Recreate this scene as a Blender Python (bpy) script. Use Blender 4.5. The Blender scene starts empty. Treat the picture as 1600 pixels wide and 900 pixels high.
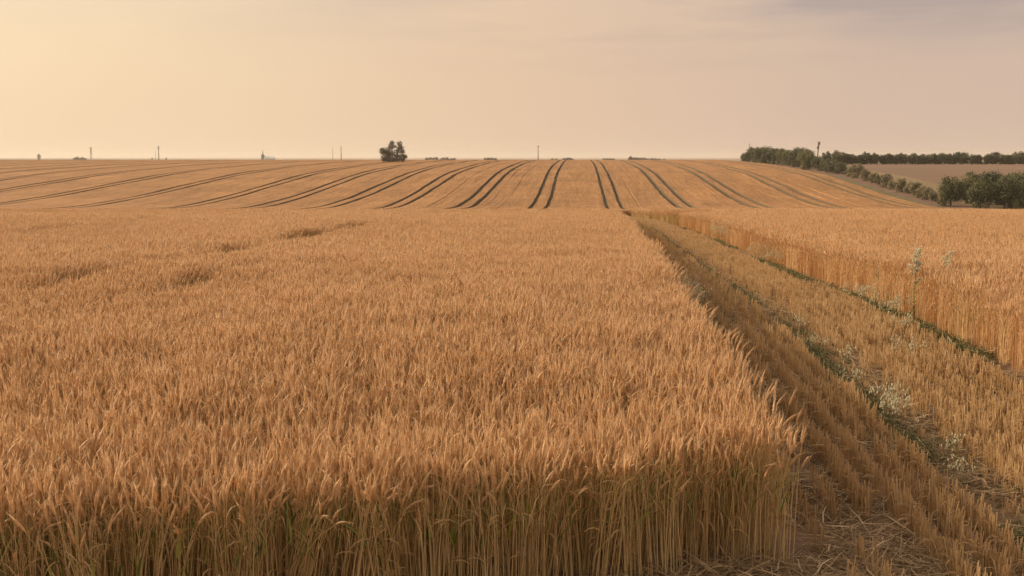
import bpy, math, random
import numpy as np
from mathutils import Vector

R = math.radians
rs = np.random.RandomState(7)
random.seed(7)
scene = bpy.context.scene
COL = scene.collection

# ------------------------------------------------------------------ terrain
CY = np.array([-60, -5, 16, 28, 48, 70, 90, 112, 130, 150, 165, 180, 200, 235, 268, 300, 350, 400, 445, 480, 520, 600, 800, 1500, 4000, 14000.])
CZ = np.array([.8, .8, .8, .48, -.02, -.83, -1.81, -2.82, -3.61, -4.45, -5.04, -5.36, -4.85, -3.02, -1.27, -.3, .68, 1.25, 1.55, 1.6, 1.4, .5, -1.5, -3, -3, -3])
_h = np.diff(CY); _d = np.diff(CZ) / _h
_m = np.zeros(len(CY))
for i in range(1, len(CY) - 1):
    if _d[i - 1] * _d[i] > 0:
        w1 = 2 * _h[i] + _h[i - 1]; w2 = _h[i] + 2 * _h[i - 1]
        _m[i] = (w1 + w2) / (w1 / _d[i - 1] + w2 / _d[i])

def canopy(y):
    """height of the crop's top at distance y; the soil lies 0.8 m lower"""
    y = np.clip(np.asarray(y, float), CY[0], CY[-1] - 1e-3)
    k = np.clip(np.searchsorted(CY, y, side='right') - 1, 0, len(_h) - 1)
    t = (y - CY[k]) / _h[k]; h = _h[k]
    return ((2*t**3 - 3*t**2 + 1) * CZ[k] + (t**3 - 2*t**2 + t) * h * _m[k]
            + (-2*t**3 + 3*t**2) * CZ[k+1] + (t**3 - t**2) * h * _m[k+1])

def soil(y):
    return canopy(y) - .8

def x_left(y):   return 1.40 + .075 * np.asarray(y, float)      # right-hand edge of the left crop
def x_right(y):  return 5.30 + .0665 * np.asarray(y, float)     # left-hand edge of the right crop
def y_front(x):  return 6.5 + .33 * (np.asarray(x, float) - .8)     # front edge of the left crop
TRACK_END = 126.0

# ------------------------------------------------------------------ helpers
def tag(o, label=None, cat=None, group=None, kind=None):
    if label: o['label'] = label
    if cat: o['category'] = cat
    if group: o['group'] = group
    if kind: o['kind'] = kind
    return o

def empty(name, loc, rz=0.):
    o = bpy.data.objects.new(name, None); COL.objects.link(o)
    o.location = loc; o.rotation_euler = (0, 0, rz); o.empty_display_size = .2
    return o

class MB:
    """collects faces and builds one mesh"""
    def __init__(s): s.v = []; s.f = []; s.m = []; s.r = []
    def add(s, vs, fs, mat=0, rnd=.5):
        b = len(s.v); s.v.extend(vs)
        for f in fs:
            s.f.append(tuple(b + i for i in f)); s.m.append(mat); s.r.append(rnd)
    def tube(s, pts, rad, n=4, mat=0, rnd=.5, cap=True):
        pts = [Vector(p) for p in pts]; vs = []; fs = []
        for i, p in enumerate(pts):
            t = (pts[min(i+1, len(pts)-1)] - pts[max(i-1, 0)]).normalized()
            a = t.cross(Vector((0, 1, 0)) if abs(t.y) < .9 else Vector((1, 0, 0))).normalized(); b = t.cross(a)
            r = rad[i] if hasattr(rad, '__len__') else rad
            for k in range(n):
                q = 2 * math.pi * k / n
                vs.append(tuple(p + a * (r * math.cos(q)) + b * (r * math.sin(q))))
        for i in range(len(pts) - 1):
            for k in range(n):
                fs.append((i*n+k, i*n+(k+1) % n, (i+1)*n+(k+1) % n, (i+1)*n+k))
        if cap:
            fs.append(tuple(range(n))[::-1]); fs.append(tuple((len(pts)-1)*n + k for k in range(n)))
        s.add(vs, fs, mat, rnd)
    def strip(s, pts, wid, side, mat=0, rnd=.5):
        vs = []; fs = []
        side = Vector(side).normalized()
        for i, p in enumerate(pts):
            p = Vector(p); w = wid[i] / 2
            vs += [tuple(p - side * w), tuple(p + side * w)]
        for i in range(len(pts) - 1): fs.append((2*i, 2*i+1, 2*i+3, 2*i+2))
        s.add(vs, fs, mat, rnd)
    def box(s, c, d, mat=0, rnd=.5):
        x, y, z = c; a, b, e = d[0]/2, d[1]/2, d[2]/2
        vs = [(x+i*a, y+j*b, z+k*e) for i in (-1, 1) for j in (-1, 1) for k in (-1, 1)]
        s.add(vs, [(0,1,3,2), (4,6,7,5), (0,4,5,1), (2,3,7,6), (0,2,6,4), (1,5,7,3)], mat, rnd)
    def mesh(s, name, mats):
        me = bpy.data.meshes.new(name); me.from_pydata(s.v, [], s.f)
        for m in mats: me.materials.append(m)
        me.polygons.foreach_set('material_index', s.m)
        a = me.attributes.new('rnd', 'FLOAT', 'FACE'); a.data.foreach_set('value', s.r)
        me.update(); return me
    def obj(s, name, mats, parent=None, smooth=False, link=True):
        me = s.mesh(name, mats if isinstance(mats, (list, tuple)) else [mats])
        if smooth: me.polygons.foreach_set('use_smooth', [True] * len(me.polygons))
        o = bpy.data.objects.new(name, me)
        if link: COL.objects.link(o)
        if parent: o.parent = parent
        return o

def copy_tree(o, parent=None):
    c = o.copy(); COL.objects.link(c); c.parent = parent
    for ch in list(o.children): copy_tree(ch, c)
    return c

# ------------------------------------------------------------------ materials
def nmat(name):
    m = bpy.data.materials.new(name); m.use_nodes = True
    nt = m.node_tree; nt.nodes.clear()
    return m, nt, nt.nodes.new('ShaderNodeOutputMaterial')

def N(nt, t, **kw):
    n = nt.nodes.new(t)
    for k, v in kw.items(): setattr(n, k, v)
    return n

def ramp(nt, stops):
    n = nt.nodes.new('ShaderNodeValToRGB'); e = n.color_ramp.elements
    while len(e) < len(stops): e.new(.5)
    for i, (p, c) in enumerate(stops): e[i].position = p; e[i].color = (*c, 1)
    return n

def noise(nt, scale, detail=3, rough=.55, vec=None):
    n = nt.nodes.new('ShaderNodeTexNoise'); n.inputs['Scale'].default_value = scale
    n.inputs['Detail'].default_value = detail; n.inputs['Roughness'].default_value = rough
    if vec is not None: nt.links.new(vec, n.inputs['Vector'])
    return n

def mixc(nt, fac, a, b, mode='MIX'):
    n = nt.nodes.new('ShaderNodeMix'); n.data_type = 'RGBA'; n.blend_type = mode
    for s, v in ((n.inputs[0], fac), (n.inputs[6], a), (n.inputs[7], b)):
        if hasattr(v, 'is_output'): nt.links.new(v, s)
        elif isinstance(v, (int, float)): s.default_value = v
        else: s.default_value = (*v, 1)
    return n.outputs[2]

def math_(nt, op, a, b=None):
    n = nt.nodes.new('ShaderNodeMath'); n.operation = op
    for s, v in ((n.inputs[0], a), (n.inputs[1], b)):
        if v is None: continue
        if hasattr(v, 'is_output'): nt.links.new(v, s)
        else: s.default_value = v
    return n.outputs[0]

def plant_mat(name, stops, transl=.25, rough=.6, patch=.0, patch_scale=.12, patch_col=(.5, .5, .5), spec=.25):
    """colour differs from stem to stem (attribute), from clump to clump and over the field"""
    m, nt, out = nmat(name)
    at = N(nt, 'ShaderNodeAttribute', attribute_name='rnd'); oi = N(nt, 'ShaderNodeObjectInfo')
    f = math_(nt, 'ADD', math_(nt, 'MULTIPLY', at.outputs['Fac'], .72), math_(nt, 'MULTIPLY', oi.outputs['Random'], .28))
    rp = ramp(nt, stops); nt.links.new(f, rp.inputs[0]); c = rp.outputs[0]
    if patch:
        g = N(nt, 'ShaderNodeNewGeometry'); nz = noise(nt, patch_scale, 4, .6, g.outputs['Position'])
        mr = N(nt, 'ShaderNodeMapRange'); mr.inputs[1].default_value = .38; mr.inputs[2].default_value = .66; mr.inputs[4].default_value = patch
        nt.links.new(nz.outputs[0], mr.inputs[0])
        c = mixc(nt, mr.outputs[0], c, patch_col, 'MULTIPLY')
    p = N(nt, 'ShaderNodeBsdfPrincipled'); p.inputs['Roughness'].default_value = rough; p.inputs['Specular IOR Level'].default_value = spec
    nt.links.new(c, p.inputs['Base Color'])
    t = N(nt, 'ShaderNodeBsdfTranslucent'); nt.links.new(c, t.inputs[0])
    mx = N(nt, 'ShaderNodeMixShader'); mx.inputs[0].default_value = transl
    nt.links.new(p.outputs[0], mx.inputs[1]); nt.links.new(t.outputs[0], mx.inputs[2]); nt.links.new(mx.outputs[0], out.inputs[0])
    return m

def plain_mat(name, c1, c2, scale=3., rough=.8, bump=0., metal=0., coord='Object', stretch=None):
    m, nt, out = nmat(name)
    tc = N(nt, 'ShaderNodeTexCoord'); v = tc.outputs[coord]
    if stretch:
        mp = N(nt, 'ShaderNodeMapping'); mp.inputs['Scale'].default_value = stretch; nt.links.new(v, mp.inputs[0]); v = mp.outputs[0]
    nz = noise(nt, scale, 5, .6, v)
    rp = ramp(nt, [(.32, c1), (.68, c2)]); nt.links.new(nz.outputs[0], rp.inputs[0])
    p = N(nt, 'ShaderNodeBsdfPrincipled'); p.inputs['Roughness'].default_value = rough; p.inputs['Metallic'].default_value = metal
    p.inputs['Specular IOR Level'].default_value = .2
    nt.links.new(rp.outputs[0], p.inputs['Base Color'])
    if bump:
        b = N(nt, 'ShaderNodeBump'); b.inputs['Strength'].default_value = bump; nt.links.new(nz.outputs[0], b.inputs['Height']); nt.links.new(b.outputs[0], p.inputs['Normal'])
    nt.links.new(p.outputs[0], out.inputs[0])
    return m

EAR_STOPS = [(0., (.51, .330, .165)), (.5, (.70, .474, .252)), (1., (.79, .575, .325))]
M_ear = plant_mat('ripe_ear', EAR_STOPS, .44, .55, .35, .11, (.86, .80, .72))
M_awn = plant_mat('awn', [(0., (.58, .36, .18)), (1., (.78, .54, .31))], .35, .5)
M_straw = plant_mat('straw', [(0., (.36, .24, .09)), (.5, (.58, .395, .165)), (1., (.74, .55, .28))], .2, .5)
M_stub = plant_mat('cut_straw', [(0., (.40, .25, .110)), (.5, (.58, .385, .185)), (1., (.71, .51, .275))], .25, .55, .4, .5, (.8, .76, .7))
M_dry = plant_mat('dry_leaf', [(0., (.34, .20, .085)), (1., (.58, .39, .18))], .35, .6)
M_green = plant_mat('green_blade', [(0., (.07, .10, .022)), (.5, (.15, .18, .035)), (1., (.46, .38, .06))], .35, .5)
M_weed = plant_mat('weed_leaf', [(0., (.085, .092, .030)), (.6, (.165, .155, .056)), (1., (.33, .27, .12))], .3, .6)
M_pale = plant_mat('pale_seed', [(0., (.50, .45, .28)), (1., (.76, .71, .52))], .35, .6)
M_palestem = plant_mat('pale_stem', [(0., (.20, .20, .07)), (1., (.42, .36, .16))], .25, .6)
M_litter = plant_mat('loose_straw', [(0., (.16, .10, .05)), (.5, (.32, .215, .11)), (1., (.55, .41, .235))], .15, .6)
M_soil_crop = None

# ------------------------------------------------------------------ crop plants
def bent_path(h, lean, az, nod, x0=0., y0=0., n=6):
    """a stalk that leans by `lean` and bends over by `nod` near its top; returns points and end direction"""
    pts = [Vector((x0, y0, 0))]; ang = lean * .25
    d = Vector((math.cos(az), math.sin(az), 0))
    for i in range(n):
        t = (i + 1) / n
        ang = lean * (.3 + .7 * t) + nod * max(0, t - .6) / .4 * .6
        pts.append(pts[-1] + (Vector((0, 0, 1)) * math.cos(ang) + d * math.sin(ang)) * (h / n))
    return pts, ang, d

def ear(mb, p, ang, d, L, r, nod, sides, rings, awns, mat=0, amat=1, rnd=.5):
    pts = [p]; rad = [r * .35]
    for i in range(rings):
        t = (i + 1) / rings; a = ang + nod * .5 * t
        pts.append(pts[-1] + (Vector((0, 0, 1)) * math.cos(a) + d * math.sin(a)) * (L / rings))
        rad.append(r * (math.sin(math.pi * (.12 + .80 * t)) ** .6) * (1.12 if i % 2 else .88))
    rad[-1] = r * .3
    mb.tube(pts, rad, sides, mat, rnd, cap=False)
    a = ang + nod * .6; ax = Vector((0, 0, 1)) * math.cos(a) + d * math.sin(a); s1 = d.cross(Vector((0, 0, 1))); s2 = ax.cross(s1)
    for k in range(awns):
        b = pts[random.randint(1, rings)]; q = random.uniform(0, 6.28); sp = random.uniform(.08, .30)
        dr = (ax + (s1 * math.cos(q) + s2 * math.sin(q)) * sp).normalized()
        l = random.uniform(.05, .085); w = (s1 * math.sin(q) - s2 * math.cos(q)) * .0016
        tip = b + dr * l
        mb.add([tuple(b - w), tuple(b + w), tuple(tip)], [(0, 1, 2)], amat, min(1, rnd + .2))

M_red = plant_mat('red_straw', [(0., (.50, .31, .14)), (.5, (.69, .45, .22)), (1., (.80, .57, .31))], .38, .5)
MATS_W = [M_ear, M_awn, M_straw, M_dry, M_green]
MATS_R = [M_ear, M_awn, M_red, M_red, M_green]

def leaf(mb, p, az, L, w, droop, mat, rnd, up=1.0):
    d = Vector((math.cos(az), math.sin(az), 0)); side = d.cross(Vector((0, 0, 1)))
    pts = [p]; a = .25 / up
    for i in range(5):
        a += droop / 5
        pts.append(pts[-1] + (d * math.sin(a) + Vector((0, 0, 1)) * math.cos(a)) * (L / 5))
    mb.strip(pts, [w * .7, w, w, w * .8, w * .5, .0008], side + Vector((0, 0, random.uniform(-.5, .5))), mat, rnd)

def clump_near(seed, green=0, mats=None):
    random.seed(seed); mb = MB()
    for k in range(11):
        x, y = random.uniform(-.075, .075), random.uniform(-.075, .075)
        h = random.gauss(.73, .038); az = random.uniform(0, 6.28); lean = abs(random.gauss(.045, .085)); nod = max(0, random.gauss(.24, .34))
        if random.random() < .07: h -= random.uniform(.06, .18)
        rnd = random.random()
        pts, ang, d = bent_path(h, lean, az, nod, x, y)
        mb.tube(pts, [.0030, .0029, .0027, .0024, .0021, .0017, .0014], 3, 2, random.random(), cap=False)
        ear(mb, pts[-1], ang, d, random.uniform(.075, .105), random.uniform(.0062, .0082), nod, 5, 7, 8, 0, 1, rnd)
        for q in range(random.choice([0, 1, 1, 2])):
            z = random.randint(2, 5)
            leaf(mb, pts[z], random.uniform(0, 6.28), random.uniform(.12, .24), random.uniform(.006, .011), random.uniform(.8, 2.9), 3, random.random())
    for k in range(green):
        p = Vector((random.uniform(-.06, .06), random.uniform(-.06, .06), random.uniform(.32, .60)))
        leaf(mb, p, random.uniform(0, 6.28), random.uniform(.14, .26), random.uniform(.009, .016), random.uniform(.2, 1.3), 4, random.random() ** 1.3)
    return mb.obj('wheat_clump', mats or MATS_W, link=False)

def tile_mid(seed, size=.26, n=28, mats=None):
    random.seed(seed); mb = MB()
    for k in range(n):
        x, y = random.uniform(-size/2, size/2), random.uniform(-size/2, size/2)
        h = random.gauss(.70, .055); az = random.uniform(0, 6.28); lean = abs(random.gauss(.05, .12)); nod = max(0, random.gauss(.25, .4))
        pts, ang, d = bent_path(h, lean, az, nod, x, y, 4)
        mb.tube(pts, [.0028, .0026, .0024, .002, .0016], 3, 2, random.random(), cap=False)
        ear(mb, pts[-1], ang, d, random.uniform(.085, .12), random.uniform(.0075, .0095), nod, 4, 4, 4, 0, 1, random.random())
        if random.random() < .5: leaf(mb, pts[random.randint(2, 4)], random.uniform(0, 6.28), .16, .010, random.uniform(1, 2.8), 3, random.random())
    return mb.obj('wheat_tile', mats or MATS_W, link=False)

def tile_far(seed, size=1., n=260):
    random.seed(seed); mb = MB()
    for k in range(n):
        x, y = random.uniform(-size/2, size/2), random.uniform(-size/2, size/2)
        h = random.gauss(.69, .06); az = random.uniform(0, 6.28); lean = abs(random.gauss(.06, .13)); nod = max(0, random.gauss(.3, .4))
        pts, ang, d = bent_path(h, lean, az, nod, x, y, 2)
        mb.tube(pts, [.004, .0035, .003], 3, 2, random.random(), cap=False)
        ear(mb, pts[-1], ang, d, random.uniform(.10, .15), .012, nod, 3, 3, 2, 0, 1, random.random())
    return mb.obj('wheat_tile_far', MATS_W, link=False)

# ------------------------------------------------------------------ scatter (geometry nodes, only for what nobody could count)
def scatter(name, pts, rot, sc, zone, sets):
    """instances set k on the points whose zone is k"""
    me = bpy.data.meshes.new(name); me.vertices.add(len(pts)); me.vertices.foreach_set('co', np.asarray(pts, np.float32).ravel())
    def attr(n, t, data, key='value'):
        a = me.attributes.new(n, t, 'POINT'); a.data.foreach_set(key, np.ascontiguousarray(data).ravel())
    attr('rot', 'FLOAT_VECTOR', np.asarray(rot, np.float32), 'vector')
    attr('sc', 'FLOAT_VECTOR', np.asarray(sc, np.float32), 'vector')
    attr('zone', 'INT', np.asarray(zone, np.int32))
    attr('pick', 'INT', rs.randint(0, 1000, len(pts)).astype(np.int32))
    o = bpy.data.objects.new(name, me); COL.objects.link(o)
    ng = bpy.data.node_groups.new(name + '_scatter', 'GeometryNodeTree')
    ng.interface.new_socket('Geometry', in_out='INPUT', socket_type='NodeSocketGeometry'); ng.interface.new_socket('Geometry', in_out='OUTPUT', socket_type='NodeSocketGeometry')
    L = ng.links; gi = ng.nodes.new('NodeGroupInput'); go = ng.nodes.new('NodeGroupOutput'); jn = ng.nodes.new('GeometryNodeJoinGeometry')
    def na(n, t):
        k = ng.nodes.new('GeometryNodeInputNamedAttribute'); k.data_type = t; k.inputs[0].default_value = n
        return [s for s in k.outputs if s.enabled and s.name == 'Attribute'][0]
    e2r = ng.nodes.new('FunctionNodeEulerToRotation'); L.new(na('rot', 'FLOAT_VECTOR'), e2r.inputs[0])
    z = na('zone', 'INT'); s_ = na('sc', 'FLOAT_VECTOR'); pk = na('pick', 'INT')
    for k, objs in enumerate(sets):
        cmp_ = ng.nodes.new('FunctionNodeCompare'); cmp_.data_type = 'INT'; cmp_.operation = 'EQUAL'
        ii = [s for s in cmp_.inputs if s.enabled]
        L.new(z, ii[0]); ii[1].default_value = k
        g2i = ng.nodes.new('GeometryNodeGeometryToInstance')
        for ob in objs:
            oi = ng.nodes.new('GeometryNodeObjectInfo'); oi.inputs['Object'].default_value = ob
            oi.inputs['As Instance'].default_value = False
            L.new(oi.outputs['Geometry'], g2i.inputs[0])
        ip = ng.nodes.new('GeometryNodeInstanceOnPoints')
        L.new(gi.outputs[0], ip.inputs['Points']); L.new(cmp_.outputs[0], ip.inputs['Selection']); L.new(g2i.outputs[0], ip.inputs['Instance'])
        ip.inputs['Pick Instance'].default_value = True
        L.new(pk, ip.inputs['Instance Index']); L.new(e2r.outputs[0], ip.inputs['Rotation']); L.new(s_, ip.inputs['Scale'])
        L.new(ip.outputs[0], jn.inputs[0])
    L.new(jn.outputs[0], go.inputs[0])
    md = o.modifiers.new('scatter', 'NODES'); md.node_group = ng
    return o

def vnoise(x, y, scale, seed):
    """smooth value noise in 0..1"""
    r = np.random.RandomState(seed); T = r.rand(256, 256)
    u = np.asarray(x) / scale + 40.; v = np.asarray(y) / scale + 40.
    i = np.floor(u).astype(int); j = np.floor(v).astype(int); a = u - i; b = v - j
    a = a*a*(3-2*a); b = b*b*(3-2*b); g = lambda p, q: T[p % 256, q % 256]
    return (g(i, j)*(1-a) + g(i+1, j)*a)*(1-b) + (g(i, j+1)*(1-a) + g(i+1, j+1)*a)*b

CL = [clump_near(100 + k) for k in range(14)]
CLG = [clump_near(200 + k, green=3 + k % 4) for k in range(6)]
TM = [tile_mid(300 + k) for k in range(18)]
CLR = [clump_near(100 + k, mats=MATS_R) for k in range(10)]
TMR = [tile_mid(300 + k, mats=MATS_R) for k in range(14)]
TF = [tile_far(400 + k) for k in range(8)]

def in_wheel_track(x, y):
    """sprayer wheel tracks in the near crop, broken where the crop has closed over them"""
    u = x - .061 * y
    w = .10 * np.sin(y * .35) + .06 * np.sin(y * .9 + 1)
    m = np.zeros(len(x), bool)
    for c, hw, a, b, sd in ((-17.6, .36, 22, 128, 7), (-19.8, .34, 22, 128, 9), (-29.6, .36, 35, 128, 11), (-32, .36, 35, 128, 12), (18.5, .3, 40, 128, 13)):
        open_ = vnoise(y, y * 0, 4.5, sd) > np.where(y > 60, .1, .30 if abs(c) < 10 else .45)
        m |= (np.abs(u - c - w) < hw) & (y > a) & (y < b) & open_
    for c, hw, a, b in ((-7.7, .46, 14.6, 27.0), (-7.8, .56, 26.5, 45), (-7.8, .36, 43, 128), (-5.7, .20, 14.6, 20.5), (-5.7, .20, 30, 62)):
        tp = np.clip(np.minimum(y - a, b - y) / (.22 * (b - a)), 0, 1) ** .5        # tapers out where the crop has closed again
        m |= (np.abs(u - c - w) < hw * tp + .04 * np.sin(y * 3.1 + c)) & (y > a) & (y < b) & (vnoise(x, y, .5, 17) > .08)
    return m

def crop_points(side):
    P, Z, S, G = [], [], [], []
    for z, (y0, y1, st) in enumerate(((2.0, 23., .125), (23., 62., .235), (62., 132., .92))):
        v = np.arange(y0, y1, st); um = .56 * y1 + 6
        half = ((.23 if side == 'left' else .06), .14, .50)[z]
        u = np.arange(half, 1.7 * um, st)
        U, V = np.meshgrid(u, v); U = U.ravel(); V = V.ravel()
        jit = st * (.48 if z == 0 else .10)
        y = V + rs.uniform(-jit, jit, len(V)); x = (x_left(V) - U if side == 'left' else x_right(V) + U) + rs.uniform(-jit, jit, len(V)) * (1 if z == 0 else .3)
        k = np.abs(x) < .54 * y + 4.0
        if side == 'left':
            k &= (y > y_front(np.minimum(x, 1.9)) + rs.normal(0, .04, len(y)) + .28 * (vnoise(x, x * 0, .35, 44) - .5))
        k &= ~in_wheel_track(x, y) if side == 'left' else True
        x, y = x[k], y[k]
        P.append(np.c_[x, y]); Z.append(np.full(len(x), z))
    if side == 'right':                              # crop closing the far end of the strip
        U, V = np.meshgrid(np.arange(-.3, 3.2, .2), np.arange(TRACK_END, 131, .22)); U = U.ravel(); V = V.ravel()
        P.append(np.c_[x_left(V) + U + rs.normal(0, .06, len(U)), V + rs.normal(0, .1, len(V))]); Z.append(np.full(len(U), 1))
    P = np.vstack(P); Z = np.concatenate(Z); x, y = P[:, 0], P[:, 1]
    n = len(x)
    big = vnoise(x, y, 2.6, 21) - .5; mid = vnoise(x, y, .8, 22) - .5; tiny = rs.normal(0, 1, n)
    sc = 1 + .13 * big + .10 * mid + np.where(Z == 2, .22 * (vnoise(x, y, 9., 25) - .5), .09 * (vnoise(x, y, 6., 26) - .5)) + np.where(Z == 0, .035, .02) * tiny
    rot = np.zeros((n, 3))
    amp = np.where(Z == 0, 1, .45)
    rot[:, 0] = amp * (.16 * (vnoise(x, y, 1.1, 31) - .5) + rs.normal(0, .05, n))
    rot[:, 1] = amp * (.02 + .18 * (vnoise(x, y, 1.3, 32) - .5) + rs.normal(0, .05, n))
    near_edge = np.clip(np.abs(x - (x_left(y) if side == 'left' else x_right(y))) / .6, .15, 1)
    if side == 'left':
        fr = (y - y_front(np.minimum(x, 1.9)) < .22) & (Z == 0)
        rot[fr, 0] += rs.normal(.03, .09, fr.sum()); rot[fr, 1] += rs.normal(0, .07, fr.sum())
    rot[:, 0] *= near_edge; rot[:, 1] *= near_edge
    rz = rs.uniform(0, 6.283, n); rz[Z > 0] = np.round(rz[Z > 0] / (math.pi / 2)) * (math.pi / 2)
    rot[:, 2] = rz
    zone = Z.copy(); 
    if side == 'left':
        edge = (Z == 0) & (y - y_front(x) < .5) & (rs.rand(n) < .95)
    else:
        edge = (Z == 0) & (x - x_right(y) < .3) & (rs.rand(n) < .04)
    zone[edge | ((Z == 0) & (rs.rand(n) < .012))] = 3
    return np.c_[x, y, soil(y)], rot, np.c_[sc, sc, sc], zone

for side, lab in (('left', 'dense ripe golden wheat left of the stubble strip, nearest the camera'), ('right', 'ripe golden wheat standing right of the stubble strip')):
    p, r_, s_, z_ = crop_points(side)
    o = scatter('wheat', p, r_, s_, z_, [CL, TM, TF, CLG] if side == 'left' else [CLR, TMR, TF, CLG])
    tag(o, lab, 'wheat', kind='stuff')

# ------------------------------------------------------------------ stubble, litter, weeds on the cut strip
def stubble_clump(seed):
    random.seed(seed); mb = MB()
    for k in range(7):
        x, y = random.gauss(0, .013), random.uniform(-.04, .04)
        h = random.uniform(.13, .24); az = random.uniform(0, 6.28); l = abs(random.gauss(0, .09))
        top = Vector((x + math.cos(az)*math.sin(l)*h, y + math.sin(az)*math.sin(l)*h, h*math.cos(l)))
        mb.tube([(x, y, 0), top], [.0030, .0028], 4, 0, random.random())
        if random.random() < .18: leaf(mb, top * .6, random.uniform(0, 6.28), random.uniform(.08, .16), .008, random.uniform(.8, 2.6), 1, random.random())
    return mb.obj('stubble_clump', [M_stub, M_dry], link=False)

def litter_patch(seed, n=46, size=.34, up=.10):
    random.seed(seed); mb = MB()
    for k in range(n):
        p = Vector((random.uniform(-size/2, size/2), random.uniform(-size/2, size/2), random.uniform(.004, .05)))
        az = random.uniform(0, 6.28); L = random.uniform(.08, .32); pts = [p]; el = random.gauss(.04, .22)
        for i in range(4):
            az += random.gauss(0, .25); el += random.gauss(-.08, .12)
            q = pts[-1] + Vector((math.cos(az)*math.cos(el), math.sin(az)*math.cos(el), math.sin(el))) * L / 4
            q.z = max(.003, min(q.z, up + .02)); pts.append(q)
        if random.random() < .6: mb.tube(pts, [.0022, .0022, .002, .0018, .0014], 3, 0, random.random(), cap=False)
        else: mb.strip(pts, [.006, .009, .008, .006, .001], (math.sin(az), -math.cos(az), random.uniform(-.6, .6)), 0, random.random())
    return mb.obj('litter_patch', [M_litter], link=False)

def weed_tuft(seed, h=.16, n=16, w=.009):
    random.seed(seed); mb = MB()
    for k in range(n):
        p = Vector((random.gauss(0, .035), random.gauss(0, .035), 0))
        leaf(mb, p, random.uniform(0, 6.28), random.uniform(.5, 1.1) * h, random.uniform(.6, 1.5) * w, random.uniform(.5, 1.9), 0, random.random())
    return mb.obj('weed_tuft', [M_weed], link=False)

def broad_weed(seed, h=.16, n=44):
    random.seed(seed); mb = MB()
    for k in range(n):
        p = Vector((random.gauss(0, .045), random.gauss(0, .045), random.uniform(.0, h * .7)))
        leaf(mb, p, random.uniform(0, 6.28), random.uniform(.03, .065), random.uniform(.010, .020), random.uniform(.7, 2.0), 0, random.random())
    return mb.obj('broad_weed', [M_weed], link=False)

SB = [stubble_clump(500 + k) for k in range(10)]
LP = [litter_patch(600 + k) for k in range(8)]
LPT = [litter_patch(650 + k, 60, .36, .22) for k in range(6)]
WT = [weed_tuft(700 + k) for k in range(6)] + [broad_weed(720 + k) for k in range(4)]
WTL = [weed_tuft(740 + k, .09, 12, .006) for k in range(5)]

def strip_xy(y, t):           # t = metres right of the left crop's edge
    return x_left(y) + t

# stubble: drill rows parallel to the strip
P = []
row = .25
for t in np.concatenate([np.array([.12, .34, .58, .82, 1.06, 1.28, 1.66, 1.80]), np.arange(1.93, 4.2, .24)]):
    y = np.arange(3.0, TRACK_END, .042) + rs.uniform(-.02, .02)
    y = y + rs.uniform(-.02, .02, len(y))
    wid = x_right(y) - x_left(y)
    tt = np.full(len(y), t)
    k1 = (tt > .58 + .25 * (vnoise(y, y*0, 3., 61) - .5) - .10 * np.clip((y - 9) / 8, 0, 1)) & (tt < 1.36)
    k2 = (tt > 1.92 + .16 * (vnoise(y, y*0, 2., 62) - .5)) & (tt < wid - .58)
    dens = np.where(y < 30, 1., .8) * np.where((tt < 1.36) & (y > 12), np.clip(1 - (y - 11) / 8, .30, 1), 1)
    k3 = (tt > 1.36) & (tt <= 1.95) & (rs.rand(len(y)) < .35)
    k0 = (tt < .5) & (rs.rand(len(y)) < .22)
    k = (k0 | k1 | k2 | k3) & (rs.rand(len(y)) < dens) & (vnoise(y, tt, .5, 63) > .13)
    # straw flattened here and there
    P.append(np.c_[strip_xy(y, tt) + rs.normal(0, .016, len(y)), y, tt][k])
P = np.vstack(P); n = len(P)
rot = np.c_[rs.normal(0, .07, n), rs.normal(0, .07, n), rs.uniform(-.15, .15, n) + rs.randint(0, 2, n) * math.pi]
sc = .9 + .45 * vnoise(P[:, 0], P[:, 1], .7, 64) + rs.normal(0, .07, n)
sc = np.where((P[:, 2] > 1.37) & (P[:, 2] < 1.9), sc * .5, sc)
o = scatter('stubble', np.c_[P[:, 0], P[:, 1], soil(P[:, 1])], rot, np.c_[sc, sc, sc], np.zeros(n), [SB])
tag(o, 'rows of cut straw stubble on the harvested strip', 'stubble', kind='stuff')

# loose straw
P = []; Zn = []
for y0, y1, st in ((3., 14., .17), (14., 36., .24), (36., TRACK_END, .4)):
    for t in np.arange(-.1, 4.4, st):
        y = np.arange(y0, y1, st); y = y + rs.uniform(-.5, .5, len(y)) * st; tt = t + rs.uniform(-.5, .5, len(y)) * st
        wid = x_right(y) - x_left(y)
        bare = ((tt > .0) & (tt < .62)) | ((tt > 1.38) & (tt < 1.95))
        dens = np.where((tt > 1.3) & (tt < 2), .30, np.where(bare, .46, .20)) * np.where(tt > wid + .05, 0, 1)
        k = rs.rand(len(y)) < dens
        P.append(np.c_[strip_xy(y, tt), y][k]); Zn.append((rs.rand(k.sum()) < .35).astype(int))
# in front of the left crop
xx = rs.uniform(-4, 3.4, 700); yy = y_front(np.minimum(xx, 2.2)) - rs.rand(700) * 2.4
k = yy > 2.5
P.append(np.c_[xx, yy][k]); Zn.append((rs.rand(k.sum()) < .30).astype(int))
P = np.vstack(P); n = len(P)
rot = np.c_[rs.normal(0, .04, n), rs.normal(0, .04, n), rs.uniform(0, 6.28, n)]
s1 = rs.uniform(.8, 1.25, n)
o = scatter('loose_straw', np.c_[P, soil(P[:, 1])], rot, np.c_[s1, s1, s1], np.concatenate(Zn), [LP, LPT])
tag(o, 'loose straw lying on the soil of the harvested strip', 'straw', kind='stuff')

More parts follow.
